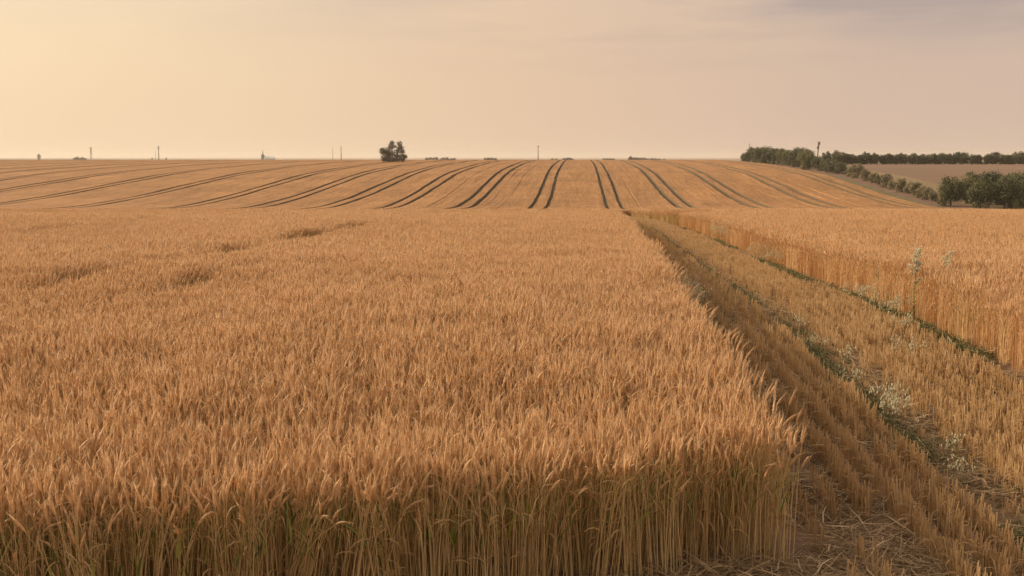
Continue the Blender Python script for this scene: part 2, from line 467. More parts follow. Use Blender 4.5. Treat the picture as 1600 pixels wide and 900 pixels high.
# green weeds along the wheel rut and along the right crop's foot
P = []; Zn = []
y = np.concatenate([rs.uniform(4, 25, 14000), rs.uniform(25, 60, 11000), rs.uniform(60, TRACK_END, 3500)]); n = len(y)
wid = x_right(y) - x_left(y)
which = rs.rand(n)
t = np.where(which < .26, rs.normal(1.48, .065, n), np.where(which < .54, wid - .32 + rs.normal(0, .19, n), np.where(which < .68, rs.uniform(1.36, 1.95, n), rs.uniform(.0, .95, n))))
patch = vnoise(y, y * 0 + np.where(which < .26, 0, 9), 1.6, 71)
k = (patch > np.where(which < .26, .36, .40)) & ~((which >= .68) & (y < 11.5))
P = np.c_[strip_xy(y, t), y][k]; n = len(P)
s1 = rs.uniform(.6, 1.25, n) * np.where(which[k] < .26, .72, .78)
s1 = np.where((which[k] >= .54), s1 * .6, s1)
rot = np.c_[rs.normal(0, .1, n), rs.normal(0, .1, n), rs.uniform(0, 6.28, n)]
zone = np.where((which[k] >= .26) & (which[k] < .54), (rs.rand(n) < .35).astype(int), (rs.rand(n) < .6).astype(int))
o = scatter('weeds', np.c_[P, soil(P[:, 1])], rot, np.c_[s1, s1, s1], zone, [WT, WTL])
tag(o, 'low green weeds along the wheel rut and the foot of the right crop', 'weeds', kind='stuff')

# ------------------------------------------------------------------ single plants one can point to
def wild_oat(seed, h, n, spread, head):
    random.seed(seed); st = MB(); hd = MB()
    for k in range(n):
        az = random.uniform(0, 6.28); lean = abs(random.gauss(.10, .16)); x, y = random.gauss(0, spread), random.gauss(0, spread)
        hh = h * random.uniform(.65, 1.05)
        pts, ang, d = bent_path(hh, lean, az, random.uniform(.2, .9), x, y)
        st.tube(pts, [.0022, .002, .0018, .0016, .0014, .0012, .0009], 3, 0, random.random(), cap=False)
        for q in range(head):
            f = random.uniform(.62, 1.0); i = min(5, int(f * 6)); b = pts[i].lerp(pts[i+1], f * 6 - i)
            dr = Vector((random.gauss(0, 1), random.gauss(0, 1), random.gauss(-.2, .5))).normalized() * random.uniform(.02, .055)
            e = b + dr; hd.tube([b, e], [.0006, .0006], 3, 0, .3, cap=False)
            tip = e + Vector((random.gauss(0, .008), random.gauss(0, .008), -random.uniform(.022, .036)))
            hd.tube([e, e.lerp(tip, .5), tip], [.0015, .0068, .001], 4, 0, random.random(), cap=False)
    return st, hd

def put_oat(name, x, y, h, n, spread, head, seed, label, cat):
    root = empty(name, (x, y, float(soil(y))), 0)
    st, hd = wild_oat(seed, h, n, spread, head)
    st.obj('foliage', M_palestem, root); hd.obj('seed_heads', M_pale, root)  # grass stalks, and the seed heads hanging from them
    tag(root, label, cat, 'pale wild grasses on the strip'); return root

for i, (y, t, h, n, sp, hd, lab) in enumerate((
    (10.4, 1.50, .44, 15, .09, 11, 'brightest pale seeding grass tuft in the near wheel rut'),
    (18.8, .38, .50, 26, .13, 10, 'pale grass tuft in shade close to the left crop, halfway along the strip'),
    (20.8, .34, .55, 26, .12, 10, 'pale grass tuft in shade just beyond a similar tuft by the left crop'),
    (31.0, .35, .55, 20, .12, 8, 'small pale grass tuft by the left crop far along the strip'),
    (15.6, 3.00, .42, 12, .10, 9, 'thin pale grass tuft in the middle of the right stubble band'),
    (13.6, 2.62, .40, 12, .10, 9, 'nearest thin pale grass tuft among the right stubble rows'),
    (17.6, 3.42, .46, 24, .16, 9, 'pale bending grass tuft at the foot of the right crop beside the tall weed'),
    (19.4, 3.36, .46, 24, .14, 9, 'pale grass tuft at the foot of the right crop, second beyond the tall weed'),
    (29.5, 3.40, .60, 26, .16, 9, 'pale grass tuft against the right crop halfway to the far end'),
    (31.6, 3.36, .62, 26, .16, 9, 'pale grass tuft against the right crop just beyond a similar tuft'),
    (40.5, 3.42, .95, 30, .22, 9, 'tall pale grass tuft against the right crop near the far end'),
    (43.0, 3.36, .85, 26, .20, 8, 'farthest tall pale grass tuft against the right crop'))):
    put_oat('grass_tuft', float(strip_xy(y, t)), y, h, n, sp, hd, 800 + i, lab, 'grass tuft')

for i, (y, t, h) in enumerate(((9.3, 1.72, .26), (11.4, 1.80, .30), (12.3, 1.60, .28), (13.6, 1.78, .32), (14.6, 1.62, .30), (16.2, 1.75, .32), (8.6, 1.58, .24))):
    put_oat('grass_tuft', float(strip_xy(y, t)), y, h, 6, .05, 6, 840 + i, 'sparse pale seeding grass in the rut between the two stubble bands', 'grass tuft')

def tall_weed(x, y, h, seed, label, leafy=True):
    random.seed(seed)
    root = empty('tall_weed', (x, y, float(soil(y))))
    st, lf, fl = MB(), MB(), MB()
    pts = [Vector((.01 * math.sin(i * 1.3), .01 * math.cos(i), h * i / 8)) for i in range(9)]
    st.tube(pts, [.009 - .0007 * i for i in range(9)], 5, 0, .5)
    for k in range(60):
        f = random.uniform(.05, .8); b = Vector((0, 0, h * f))
        if leafy: leaf(lf, b, random.uniform(0, 6.28), random.uniform(.05, .11), .014, random.uniform(.6, 1.6), 0, random.random())
    for k in range(30):
        f = random.uniform(.5, 1.0); b = Vector((0, 0, h * f)); az = random.uniform(0, 6.28); L = random.uniform(.06, .20) * (1.25 - f * .6)
        e = b + Vector((math.cos(az) * L * .75, math.sin(az) * L * .75, L * .8)); st.tube([b, b.lerp(e, .5) + Vector((0, 0, -.01)), e], [.0025, .002, .001], 3, 0, .6, cap=False)
        for q in range(12):
            c = b.lerp(e, random.uniform(.45, 1.05)) + Vector((random.gauss(0, .015), random.gauss(0, .015), random.gauss(0, .015))); r = random.uniform(.009, .015)
            fl.add([tuple(c + Vector(v) * r) for v in ((1,0,0), (-1,0,0), (0,1,0), (0,-1,0), (0,0,1), (0,0,-1))], [(0,2,4), (2,1,4), (1,3,4), (3,0,4), (2,0,5), (1,2,5), (3,1,5), (0,3,5)], 0, random.random())
    st.obj('stem', M_palestem, root)
    if leafy: lf.obj('foliage', M_weed, root)
    fl.obj('blossom', M_pale, root)
    tag(root, label, 'weed'); return root
tall_weed(6.36, 17.2, 1.12, 1, 'tallest green weed with a straight leafy stem against the right crop')
tall_weed(7.25, 18.2, .98, 2, 'pale branching weed rising out of the right crop behind the tallest weed', False)

# ------------------------------------------------------------------ ground
gx = np.array([-9000, -4000, -2000, -900, -450, -250, -150, -90, -50, -25, -12, -6, -3, 0, 3, 6, 12, 25, 50, 75, 100, 150, 250, 450, 900, 2000, 4000, 9000.])
gy = np.concatenate([np.arange(-60, 20, 4), np.arange(20, 540, 3), np.array([560, 600, 650, 700, 800, 1000, 1300, 1600, 2000, 3000, 5000, 8000, 14000.])])
mb = MB()
for yy in gy:
    zz = float(soil(yy))
    mb.v.extend([(xx, yy, zz) for xx in gx])
nx = len(gx)
for j in range(len(gy) - 1):
    for i in range(nx - 1):
        mb.f.append((j*nx+i, j*nx+i+1, (j+1)*nx+i+1, (j+1)*nx+i)); mb.m.append(0); mb.r.append(.5)
m, nt, out = nmat('dry_soil')
tc = N(nt, 'ShaderNodeTexCoord'); v = tc.outputs['Object']
n1 = noise(nt, .035, 4, .6, v); n2 = noise(nt, 3.5, 5, .65, v); n3 = noise(nt, 26, 3, .6, v)
c = ramp(nt, [(.3, (.13, .082, .052)), (.7, (.23, .150, .092))]); nt.links.new(n2.outputs[0], c.inputs[0])
r2 = ramp(nt, [(.42, (0, 0, 0)), (.62, (1, 1, 1))]); nt.links.new(n1.outputs[0], r2.inputs[0])
c2 = mixc(nt, r2.outputs[0], c.outputs[0], (.27, .165, .095))
r3 = ramp(nt, [(.55, (0, 0, 0)), (.70, (.6, .6, .6))]); nt.links.new(n3.outputs[0], r3.inputs[0])
c3 = mixc(nt, r3.outputs[0], c2, (.36, .25, .13))
p = N(nt, 'ShaderNodeBsdfPrincipled'); p.inputs['Roughness'].default_value = .9; p.inputs['Specular IOR Level'].default_value = .1
nt.links.new(c3, p.inputs['Base Color'])
b = N(nt, 'ShaderNodeBump'); b.inputs['Strength'].default_value = .5; b.inputs['Distance'].default_value = .05
nt.links.new(n2.outputs[0], b.inputs['Height']); nt.links.new(b.outputs[0], p.inputs['Normal']); nt.links.new(p.outputs[0], out.inputs[0])
M_soil = m
g = mb.obj('ground', M_soil, smooth=True); tag(g, 'bare dry brown soil under and between the crops', kind='structure')

# ------------------------------------------------------------------ distant crop on the rise, with sprayer tracks
EDGE = 58.5
mids = [5.8, -6.5, -18.8, -30.8, -41, -52.5, -65, -82, -99, -115, -130, -142, -155, -168, -181, -194, -207, -220, -233, 17.3, 29.3, 41.5, 54.3]
grooves = []                                     # (u, half width, depth, phase)
for mI in mids:
    g_ = 1.22
    for s in (-1, 1):
        wdt = .23 if -8 < mI < 10 else (.42 if mI > 0 else .30)
        grooves.append((mI + s * g_, wdt, .52, rs.uniform(0, 6)))
for k in range(13):                               # faint drill lines
    uu = rs.uniform(-36, 50)
    if min(abs(uu - q[0]) for q in grooves) > 1.2: grooves.append((uu, rs.uniform(.07, .11), rs.uniform(.05, .08), rs.uniform(0, 6)))
grooves.sort()
keep = []
for q in grooves:
    if not keep or q[0] - keep[-1][0] > .9: keep.append(q)
grooves = keep
cols = []                                         # (u, depth, phase, in groove)
for (uu, hw, dp, ph) in grooves:
    cols += [(uu - hw - .12, 0, ph, 0), (uu - hw - .04, dp * .3, ph, 0), (uu - hw + .04, dp, ph, 1), (uu + hw - .04, dp, ph, 1), (uu + hw + .04, dp * .3, ph, 0), (uu + hw + .12, 0, ph, 0)]
taken = np.array([c_[0] for c_ in cols])
for uu in np.arange(-330, EDGE, 2.2):
    if np.min(np.abs(taken - uu)) > .55: cols.append((uu, 0, None, 0))
cols.append((EDGE, 0, None, 0)); cols.append((EDGE + .06, .8, None, 0))
cols.sort(key=lambda c_: c_[0])
ys = np.concatenate([[128.9], np.arange(129, 420, 2.4), np.arange(420, 640, 5.0)])
mb = MB(); nc = len(cols)
tops = canopy(ys) - .04
for j, yy in enumerate(ys):
    for (uu, dp, ph, ig) in cols:
        w = 0 if ph is None else .08 * math.sin(yy * .05 + ph) + .035 * math.sin(yy * .31 + 2 * ph)
        dpp = dp
        z = tops[j] - dpp + (0 if dp else .05 * math.sin(uu * .35 + yy * .05) + .03 * math.sin(uu * .9 - yy * .13))
        if ph is not None: w += rs.normal(0, .035)
        if j == 0: z -= .55
        mb.v.append((uu + .061 * yy + w, yy, z))
for j in range(len(ys) - 1):
    for i in range(nc - 1):
        mb.f.append((j*nc+i, j*nc+i+1, (j+1)*nc+i+1, (j+1)*nc+i))
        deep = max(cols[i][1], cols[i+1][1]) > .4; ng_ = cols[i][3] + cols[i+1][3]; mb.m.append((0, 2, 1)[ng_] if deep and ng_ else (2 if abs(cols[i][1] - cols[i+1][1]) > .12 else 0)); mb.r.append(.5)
m, nt, out = nmat('distant_crop')
tc = N(nt, 'ShaderNodeTexCoord')
mp = N(nt, 'ShaderNodeMapping'); mp.inputs['Rotation'].default_value = (0, 0, R(3.5)); nt.links.new(tc.outputs['Object'], mp.inputs[0])
mp2 = N(nt, 'ShaderNodeMapping'); mp2.inputs['Scale'].default_value = (1.1, .03, 1); nt.links.new(mp.outputs[0], mp2.inputs[0])
n1 = noise(nt, 1.0, 4, .65, mp2.outputs[0])
mp3 = N(nt, 'ShaderNodeMapping'); mp3.inputs['Scale'].default_value = (3.0, .32, 1); nt.links.new(mp.outputs[0], mp3.inputs[0])
n2 = noise(nt, 1., 3, .7, mp3.outputs[0]); n3 = noise(nt, .07, 6, .68, mp.outputs[0])
c = ramp(nt, [(.36, (.205, .102, .037)), (.64, (.420, .220, .086))])
f = math_(nt, 'ADD', math_(nt, 'MULTIPLY', n1.outputs[0], .45), math_(nt, 'MULTIPLY', n2.outputs[0], .55)); nt.links.new(f, c.inputs[0])
r3 = ramp(nt, [(.36, (1.06, 1.05, 1.03)), (.66, (.78, .77, .74))]); nt.links.new(n3.outputs[0], r3.inputs[0])
c2 = mixc(nt, 1.0, c.outputs[0], r3.outputs[0], 'MULTIPLY')
p = N(nt, 'ShaderNodeBsdfPrincipled'); p.inputs['Roughness'].default_value = .8; p.inputs['Specular IOR Level'].default_value = .1
nt.links.new(c2, p.inputs['Base Color'])
b = N(nt, 'ShaderNodeBump'); b.inputs['Strength'].default_value = .8; b.inputs['Distance'].default_value = .12
nt.links.new(n2.outputs[0], b.inputs['Height']); nt.links.new(b.outputs[0], p.inputs['Normal']); nt.links.new(p.outputs[0], out.inputs[0])
M_hill = m
M_side_shade = plain_mat('crop_side_shade', (.085, .056, .027), (.125, .082, .040), .8, .9)  # dark stems, with the shade between stalks put into the colour
M_rut = plain_mat('rut_floor', (.13, .096, .044), (.20, .142, .066), .6, .9)
o = mb.obj('wheat', [M_hill, M_rut, M_side_shade]); tag(o, 'distant wheat on the rise, crossed by paired dark sprayer tracks', 'wheat', kind='stuff')

# ------------------------------------------------------------------ land right of the distant crop
def sheet(name, u0, u1, y0, y1, dz, mat, label, ny=60, nu=4, kind='structure', slant=.061):
    mb = MB()
    yy = np.linspace(y0, y1, ny)
    for y in yy:
        for k in range(nu + 1):
            mb.v.append((u0 + (u1 - u0) * k / nu + slant * y, y, float(soil(y)) + dz))
    for j in range(ny - 1):
        for k in range(nu):
            a = j*(nu+1)+k; mb.f.append((a, a+1, a+nu+2, a+nu+1)); mb.m.append(0); mb.r.append(.5)
    o = mb.obj(name, mat, smooth=True); tag(o, label, kind=kind); return o
M_verge = plain_mat('verge_grass', (.085, .078, .032), (.165, .130, .058), .35, .9, .6)
M_earth = plain_mat('turned_earth', (.125, .075, .046), (.195, .118, .072), .3, .95, .4)
M_fallow = plain_mat('fallow', (.150, .092, .056), (.215, .135, .082), .05, .95, .3, stretch=(.3, 1, 1))
M_stand = plain_mat('dry_grass', (.165, .115, .058), (.245, .168, .086), .4, .95, .5)
sheet('verge', EDGE + .05, EDGE + 4.2, 118, 440, .05, M_verge, 'rough green brown grass verge along the right edge of the distant crop')
sheet('path', EDGE + 4.2, EDGE + 10.2, 118, 440, .03, M_earth, 'strip of turned brown earth beside the verge')
sheet('dry_grass', EDGE + 10.2, EDGE + 21, 118, 350, .04, M_stand, 'dry grass behind the hedge of bushes')
sheet('fallow_field', EDGE + 21, EDGE + 420, 118, 375, .02, M_fallow, 'brown fallow field in front of the orchard', nu=30)

# ------------------------------------------------------------------ trees
def foliage_mat(name, a, b, c):
    m, nt, out = nmat(name)
    at = N(nt, 'ShaderNodeAttribute', attribute_name='rnd'); oi = N(nt, 'ShaderNodeObjectInfo')
    tc = N(nt, 'ShaderNodeTexCoord'); nz = noise(nt, .9, 3, .6, tc.outputs['Object'])
    f = math_(nt, 'ADD', math_(nt, 'MULTIPLY', at.outputs['Fac'], .5), math_(nt, 'MULTIPLY', nz.outputs[0], .5))
    f = math_(nt, 'ADD', f, math_(nt, 'MULTIPLY', math_(nt, 'SUBTRACT', oi.outputs['Random'], .5), .25))
    rp = ramp(nt, [(.2, a), (.5, b), (.85, c)]); nt.links.new(f, rp.inputs[0])
    p = N(nt, 'ShaderNodeBsdfPrincipled'); p.inputs['Roughness'].default_value = .6; p.inputs['Specular IOR Level'].default_value = .2; nt.links.new(rp.outputs[0], p.inputs['Base Color'])
    t = N(nt, 'ShaderNodeBsdfTranslucent'); nt.links.new(rp.outputs[0], t.inputs[0])
    mx = N(nt, 'ShaderNodeMixShader'); mx.inputs[0].default_value = .25
    nt.links.new(p.outputs[0], mx.inputs[1]); nt.links.new(t.outputs[0], mx.inputs[2]); nt.links.new(mx.outputs[0], out.inputs[0]); return m
F_dark = foliage_mat('foliage_dark', (.034, .040, .017), (.094, .098, .040), (.215, .200, .085))
F_mid = foliage_mat('foliage_mid', (.075, .076, .038), (.125, .122, .062), (.185, .170, .088))
F_pale = foliage_mat('foliage_pale', (.135, .120, .060), (.205, .178, .095), (.28, .235, .13))
F_lone = foliage_mat('foliage_lone', (.040, .036, .016), (.070, .060, .026), (.125, .095, .042))
F_far = foliage_mat('foliage_far', (.075, .068, .045), (.105, .092, .060), (.14, .12, .08))
M_bark = plain_mat('bark', (.055, .040, .028), (.11, .08, .055), 6, .9, .6, stretch=(1, 1, .25))

def tree_parts(seed, blobs, n, leaf_s, trunks, fol, limb_to=True):
    """blobs: (x,y,z,r) clumps of leaves; trunks: list of (x,y,top z, r)"""
    random.seed(seed); r = np.random.RandomState(seed); cm, tm = MB(), MB()
    wts = np.array([b_[3]**2 for b_ in blobs]); wts = wts / wts.sum()
    for (bx, by, bz, br), w in zip(blobs, wts):
        k = int(n * w)
        tone = r.uniform(-.22, .22)
        for q in range(k):
            d = r.normal(0, 1, 3); d /= np.linalg.norm(d) + 1e-6
            c = np.array([bx, by, bz]) + d * br * (r.uniform(.25, 1.) ** .45) * np.array([1, 1, .9]) * (1 + .22 * r.normal())
            if c[2] < .05: c[2] = r.uniform(.05, .4)
            nrm = d + r.normal(0, .4, 3); nrm /= np.linalg.norm(nrm)
            a = np.cross(nrm, r.normal(0, 1, 3)); a /= np.linalg.norm(a) + 1e-6; b_ = np.cross(nrm, a)
            s = leaf_s * r.uniform(.55, 1.35)
            cm.add([tuple(c - a*s), tuple(c - b_*s*.55 + nrm*s*.1), tuple(c + a*s), tuple(c + b_*s*.55 + nrm*s*.1)], [(0, 1, 2, 3)], 0, float(np.clip(.5 + tone + r.normal(0, .2), 0, 1)))
    for (tx, ty, tz, tr) in trunks:
        tm.tube([(tx*.5, ty*.5, -.2), (tx*.6, ty*.6, tz*.25), (tx*.9, ty, tz*.6), (tx, ty, tz)], [tr*1.35, tr, tr*.75, tr*.4], 7)
    if limb_to and trunks:
        for (bx, by, bz, br) in blobs:
            t = min(trunks, key=lambda q: (q[0]-bx)**2 + (q[1]-by)**2)
            s = Vector((t[0]*.9, t[1]*.9, min(t[2], max(.3, bz*.55)))); e = Vector((bx, by, bz))
            tm.tube([s, s.lerp(e, .5) + Vector((0, 0, .08*bz)), e], [t[3]*.45, t[3]*.3, t[3]*.12], 5)
    return tm, cm

def round_blobs(seed, h, w, n, low=.02):
    """clumps spread over a rounded, slightly lopsided crown"""
    r = np.random.RandomState(seed); out = []
    for k in range(n):
        br = w * r.uniform(.13, .24)
        zc = (k + .5) / n * 1.9 - .95; a = k * 2.4 + r.uniform(-.5, .5); q = math.sqrt(max(.05, 1 - zc * zc)) * r.uniform(.75, 1.08)
        z0, z1 = low * h + br * .8, h - br * .9
        out.append(((w*.5 - br) * q * math.cos(a), (w*.5 - br) * q * math.sin(a), (z0 + z1) / 2 + (z1 - z0) / 2 * zc * r.uniform(.85, 1.05), br))
    for k in range(2):                                            # low skirt of branches
        a = k * 1.57 + r.uniform(-.5, .5); br = w * r.uniform(.13, .18)
        out.append((w * .30 * math.cos(a), w * .30 * math.sin(a), br * r.uniform(.5, .9), br))
    out.append((0, 0, h*.5, w*.28)); return out

def proto(name, seed, h, w, n, leaf_s, fol, nb=13, low=.1, tr=.14, ntr=1):
    root = bpy.data.objects.new(name, None)
    trunks = [(random.Random(seed + q).uniform(-.3, .3) * (ntr > 1), random.Random(seed + q + 50).uniform(-.3, .3) * (ntr > 1), h*.6, tr) for q in range(ntr)]
    tm, cm = tree_parts(seed, round_blobs(seed, h, w, nb, low), n, leaf_s, trunks, fol)
    t = tm.obj('trunk', M_bark, root, link=False); c = cm.obj('crown', fol, root, link=False)
    return root

def plant(pr, x, y, s, rz, label, cat, group, name=None, sz=1.0, dz=0.):
    sz *= rs.uniform(.86, 1.14)
    o = copy_tree(pr); o.location = (x, y, float(soil(y)) + dz); o.rotation_euler = (0, 0, rz); o.scale = (s, s, s * sz)
    if name: o.name = name
    tag(o, label, cat, group); return o

DK = [proto('dense_tree', 900 + k, 5.7, 5.8, 4200, .18, F_dark, 17, .03) for k in range(4)]
MD = [proto('dense_tree', 920 + k, 4.9, 5.0, 3000, .17, F_mid, 14, .03) for k in range(3)]
BU = [proto('bush', 940 + k, 3.0, 3.1, 1800, .13, F_pale, 11, .02, .05, 2) for k in range(4)]
OR = [proto('orchard_tree', 960 + k, 4.0, 4.1, 1700, .19, F_dark, 13, .0, .12) for k in range(4)]
FR = [proto('far_tree', 980 + k, 5.5, 5.0, 520, .42, F_far, 9, .08, .2) for k in range(3)]

# dark row along the crest, right of the distant crop
row = [(1159, 432, .60), (1165, 424, .78), (1172, 416, .98), (1180, 408, 1.06), (1188, 400, 1.04), (1196, 392, 1.04), (1204, 384, 1.00), (1212, 376, 1.06), (1220, 366, 1.10), (1229, 356, .86), (1237, 346, .96), (1246, 334, 1.06), (1254, 322, 1.00), (1262, 310, .96)]
for i, (px, y, s) in enumerate(row):
    x = (px - 800) / 1715 * y
    lab = 'dense dark green tree in the row on the crest right of the wheat'
    if i == 0: lab = 'smallest and leftmost dark tree of the row on the crest'
    if i == len(row) - 1: lab = 'nearest dark tree of the crest row, where the grey green trees begin'
    plant(DK[i % 4], x + rs.uniform(-.5, .5), y, s, rs.uniform(0, 6.28), lab, 'tree', 'dark trees in the crest row', sz=1.0)
for i, (px, y, s) in enumerate([(1275, 300, .80), (1288, 290, .78), (1299, 284, .86), (1311, 280, .74)]):
    plant(MD[i % 3], (px - 800) / 1715 * y, y, s, rs.uniform(0, 6.28), 'grey green tree between the dark crest row and the pale bushes', 'tree', 'grey green trees by the crest row')
bl = [(1328, 268, 1.15), (1337, 262, 1.20), (1349, 254, .92), (1362, 247, .90), (1370, 242, .85), (1382, 236, 1.02), (1391, 231, .8), (1405, 224, 1.02), (1416, 221, .7), (1428, 216, 1.22), (1438, 211, .95), (1447, 207, .9), (1456, 203, .75)]
for i, (px, y, s) in enumerate(bl):
    lab = 'pale olive bush in the hedge running down beside the brown strip'
    if i == 9: lab = 'largest olive bush of the hedge, near its lower end'
    if i == 12: lab = 'lowest pale bush of the hedge, beside the big dark trees'
    plant(BU[i % 4], (px - 800) / 1715 * y, y, s, rs.uniform(0, 6.28), lab, 'bush', 'bushes in the hedge beside the wheat')
for i, (px, y, s, k, lab) in enumerate([(1484, 193, .98, 0, 'big round dark tree at the left end of the clump on the right'),
        (1508, 198, .92, 1, 'dark tree second from the left in the clump on the right'), (1530, 187, .86, 2, 'lower lighter tree in the middle of the clump on the right'),
        (1546, 196, 1.02, 3, 'tallest dark tree in the clump on the right'), (1568, 186, .94, 0, 'broad dark tree right of the gap in the clump on the right'),
        (1520, 205, .95, 2, 'dark tree standing behind the lower lighter tree of the right clump'), (1582, 204, 1.0, 3, 'dark tree behind the gap near the right border of the clump'), (1592, 190, 1.02, 2, 'dark tree cut by the right border of the view'), (1612, 187, 1.0, 1, 'outermost dark tree beyond the right border of the view')]):
    plant(DK[k], (px - 800) / 1715 * y, y, s, rs.uniform(0, 6.28), lab, 'tree', 'big dark trees in the clump on the right')
for i in range(30):
    x = 112 + i * 2.55 + rs.uniform(-.4, .4); y = 380 + rs.uniform(-1, 1)
    plant(OR[i % 4], x, y, rs.uniform(.74, 1.08), rs.uniform(0, 6.28), 'round dark orchard tree in the front row behind the fallow field', 'tree', 'front row of orchard trees')
for i in range(24):
    x = 112 + i * 3.3 + rs.uniform(-.6, .6); y = 392 + rs.uniform(-2, 2)
    plant(OR[(i + 1) % 4], x, y, rs.uniform(.9, 1.2), rs.uniform(0, 6.28), 'orchard tree top showing above the front orchard row', 'tree', 'second row of orchard trees')

# the lone tree
S = .0558 * 1.0; tx0 = 945
raw = [(895, 182, 24), (903, 150, 24), (880, 150, 18), (872, 138, 12), (938, 98, 15), (930, 122, 18), (925, 165, 26), (915, 195, 22), (985, 102, 15), (990, 128, 20), (1002, 150, 16), (1000, 182, 22), (1018, 182, 12), (975, 190, 22), (958, 175, 12), (968, 150, 16), (945, 200, 16), (1005, 200, 14), (885, 200, 14), (955, 118, 10)]
bl2 = []
r_ = np.random.RandomState(5)
for (a, b_, c_) in raw:
    bl2.append(((a - tx0) * S, r_.uniform(-1.6, 1.6), (214 - b_) * S, c_ * S * 1.22))
root = empty('lone_tree', (-184 / 1715 * 383, 383, float(soil(383)) + .75))
tm, cm = tree_parts(77, bl2, 8000, .17, [(-1.6, 0, 4.2, .2), (1.7, .3, 4.6, .2), (-.4, .2, 5.0, .14)], F_lone)
tm.obj('trunk', M_bark, root); cm.obj('crown', F_lone, root)
tag(root, 'lone dark leafy tree standing in the wheat near the skyline', 'tree')

# ------------------------------------------------------------------ beyond the crest: far trees, poles, buildings
def far(px, y): return (px - 800) / 1715 * y
def zt(py, y): return 2.6 + (246 - py) / 1715 * y      # height of a thing's top seen at that row
groups = [
    ((121, 125, 130, 134, 138), 1500, (245.5, 243.6, 245.5, 244.8, 246), 'small far tree left of the lattice mast on the skyline', 'far trees by the mast'),
    ((668, 673, 678, 683, 690, 694, 699, 705, 710), 1100, (245.2, 244.5, 245, 244.6, 246.2, 244.6, 244.9, 246, 245.6), 'far tree in the low row just right of the lone tree', 'far trees right of the lone tree'),
    ((759, 764, 769, 774), 1100, (245.6, 244.8, 245, 246), 'far tree in the short row left of the central pole', 'far trees left of the central pole'),
    ((862, 868), 1100, (246.6, 246.5), 'tiny far tree between the central pole and the next clump', 'tiny far trees right of the central pole'),
    ((880, 885, 889, 893), 1100, (246.2, 245.2, 245, 246.6), 'far tree in the low clump above the central tracks', 'far trees above the central tracks'),
    ((943, 948, 953, 958), 1100, (246.6, 246.2, 246.4, 246.8), 'far tree in the faint clump right of the central tracks', 'far trees right of the central tracks'),
    ((990, 995, 1000, 1005, 1010, 1017, 1023, 1029, 1036), 1000, (245, 244.6, 245, 245.2, 246.2, 245.8, 246.4, 246.8, 247.2), 'far tree in the longest skyline row, right of centre', 'far trees in the longest skyline row'),
    ((984,), 1000, (243,), 'tallest far tree at the left end of the longest skyline row', 'far trees in the longest skyline row'),
]
for (pxs, y, tops_, lab, grp) in groups:
    for i, (px, tp) in enumerate(zip(pxs, tops_)):
        y2 = y + rs.uniform(-15, 15); h = zt(tp, y2) - float(soil(y2)); s = h / 5.5
        o = plant(FR[i % 3], far(px, y2), y2, s, rs.uniform(0, 6.28), lab, 'tree', grp); o.scale = (s * .9, s * .9, s)

M_wood = plain_mat('pole_wood', (.10, .078, .058), (.16, .125, .095), 4, .85, .3, stretch=(1, 1, .2))
M_steel = plain_mat('grey_steel', (.20, .19, .175), (.28, .265, .245), 2, .5, 0, .4)
M_ins = plain_mat('porcelain', (.30, .22, .17), (.4, .3, .22), 5, .3)

def utility_pole(px, py, y, label, arms=1, rad=.16, rz=.2, lean=0.):
    h = zt(py, y) - float(soil(y))
    root = empty('utility_pole', (far(px, y), y, float(soil(y))), rz); root.rotation_euler.y = lean
    a = MB(); a.tube([(0, 0, -.5), (0, 0, h*.5), (0, 0, h)], [rad*1.25, rad, rad*.75], 8); a.obj('pole', M_wood, root)
    for k in range(arms):
        z = h - .5 - k * 1.1
        c = MB(); c.box((0, -rad - .06, z), (2.1 - .3*k, .12, .16)); cc = c.obj('crossarm', M_wood, root)
        for s in (-.9, -.35, .35, .9):
            i_ = MB(); xx = s * (1 - .14*k); i_.tube([(xx, -rad-.06, z+.08), (xx, -rad-.06, z+.18), (xx, -rad-.06, z+.24), (xx, -rad-.06, z+.34)], [.03, .03, .075, .05], 6); i_.obj('insulator', M_ins, cc)
    tag(root, label, 'utility pole', 'utility poles on the skyline'); return root
utility_pole(252, 228.5, 700, 'wooden utility pole with crossarms on the left skyline', 2, .24)
utility_pole(247, 236, 1100, 'thin faint pole just left of the crossarm pole on the left skyline', 0, .16)
utility_pole(522, 230.5, 760, 'thinner left one of the two poles left of the lone tree', 0, .13)
utility_pole(535, 228.3, 700, 'thicker right one of the two poles left of the lone tree', 0, .22)
utility_pole(840.5, 228, 700, 'single utility pole on the skyline above the central tracks', 1, .24, .5)
utility_pole(1167.5, 224.5, 470, 'thin pole rising behind the left end of the dark tree row', 1, .10, 1.2)
utility_pole(241.5, 246.2, 900, 'short stub post left of the crossarm pole on the left skyline', 0, .5)
utility_pole(263.5, 246.2, 900, 'short stub post right of the crossarm pole on the left skyline', 0, .5)

# leaning pole with bulky fittings behind the crest row
y = 420; h = zt(222, y) - float(soil(y)); root = empty('pole', (far(1273.5, y), y, float(soil(y)))); root.rotation_euler.y = .06
a = MB(); a.tube([(0, 0, -.4), (0, 0, h)], [.26, .17], 8); a.obj('pole_shaft', M_wood, root)
a = MB(); a.tube([(.05, 0, h-1.25), (.05, 0, h-1.15), (.1, 0, h-.25), (.1, 0, h-.15)], [.28, .44, .44, .25], 9); a.obj('transformer', M_wood, root)
a = MB(); a.tube([(-.15, 0, h-2.7), (-.15, 0, h-2.55), (-.1, 0, h-1.75), (-.1, 0, h-1.6)], [.25, .42, .42, .25], 9); a.obj('equipment_box', M_wood, root)
a = MB(); a.box((0, -.2, h - .05), (1.1, .14, .16)); a.obj('crossarm', M_wood, root)
tag(root, 'dark leaning pole with bulky fittings above the crest trees', 'pole')

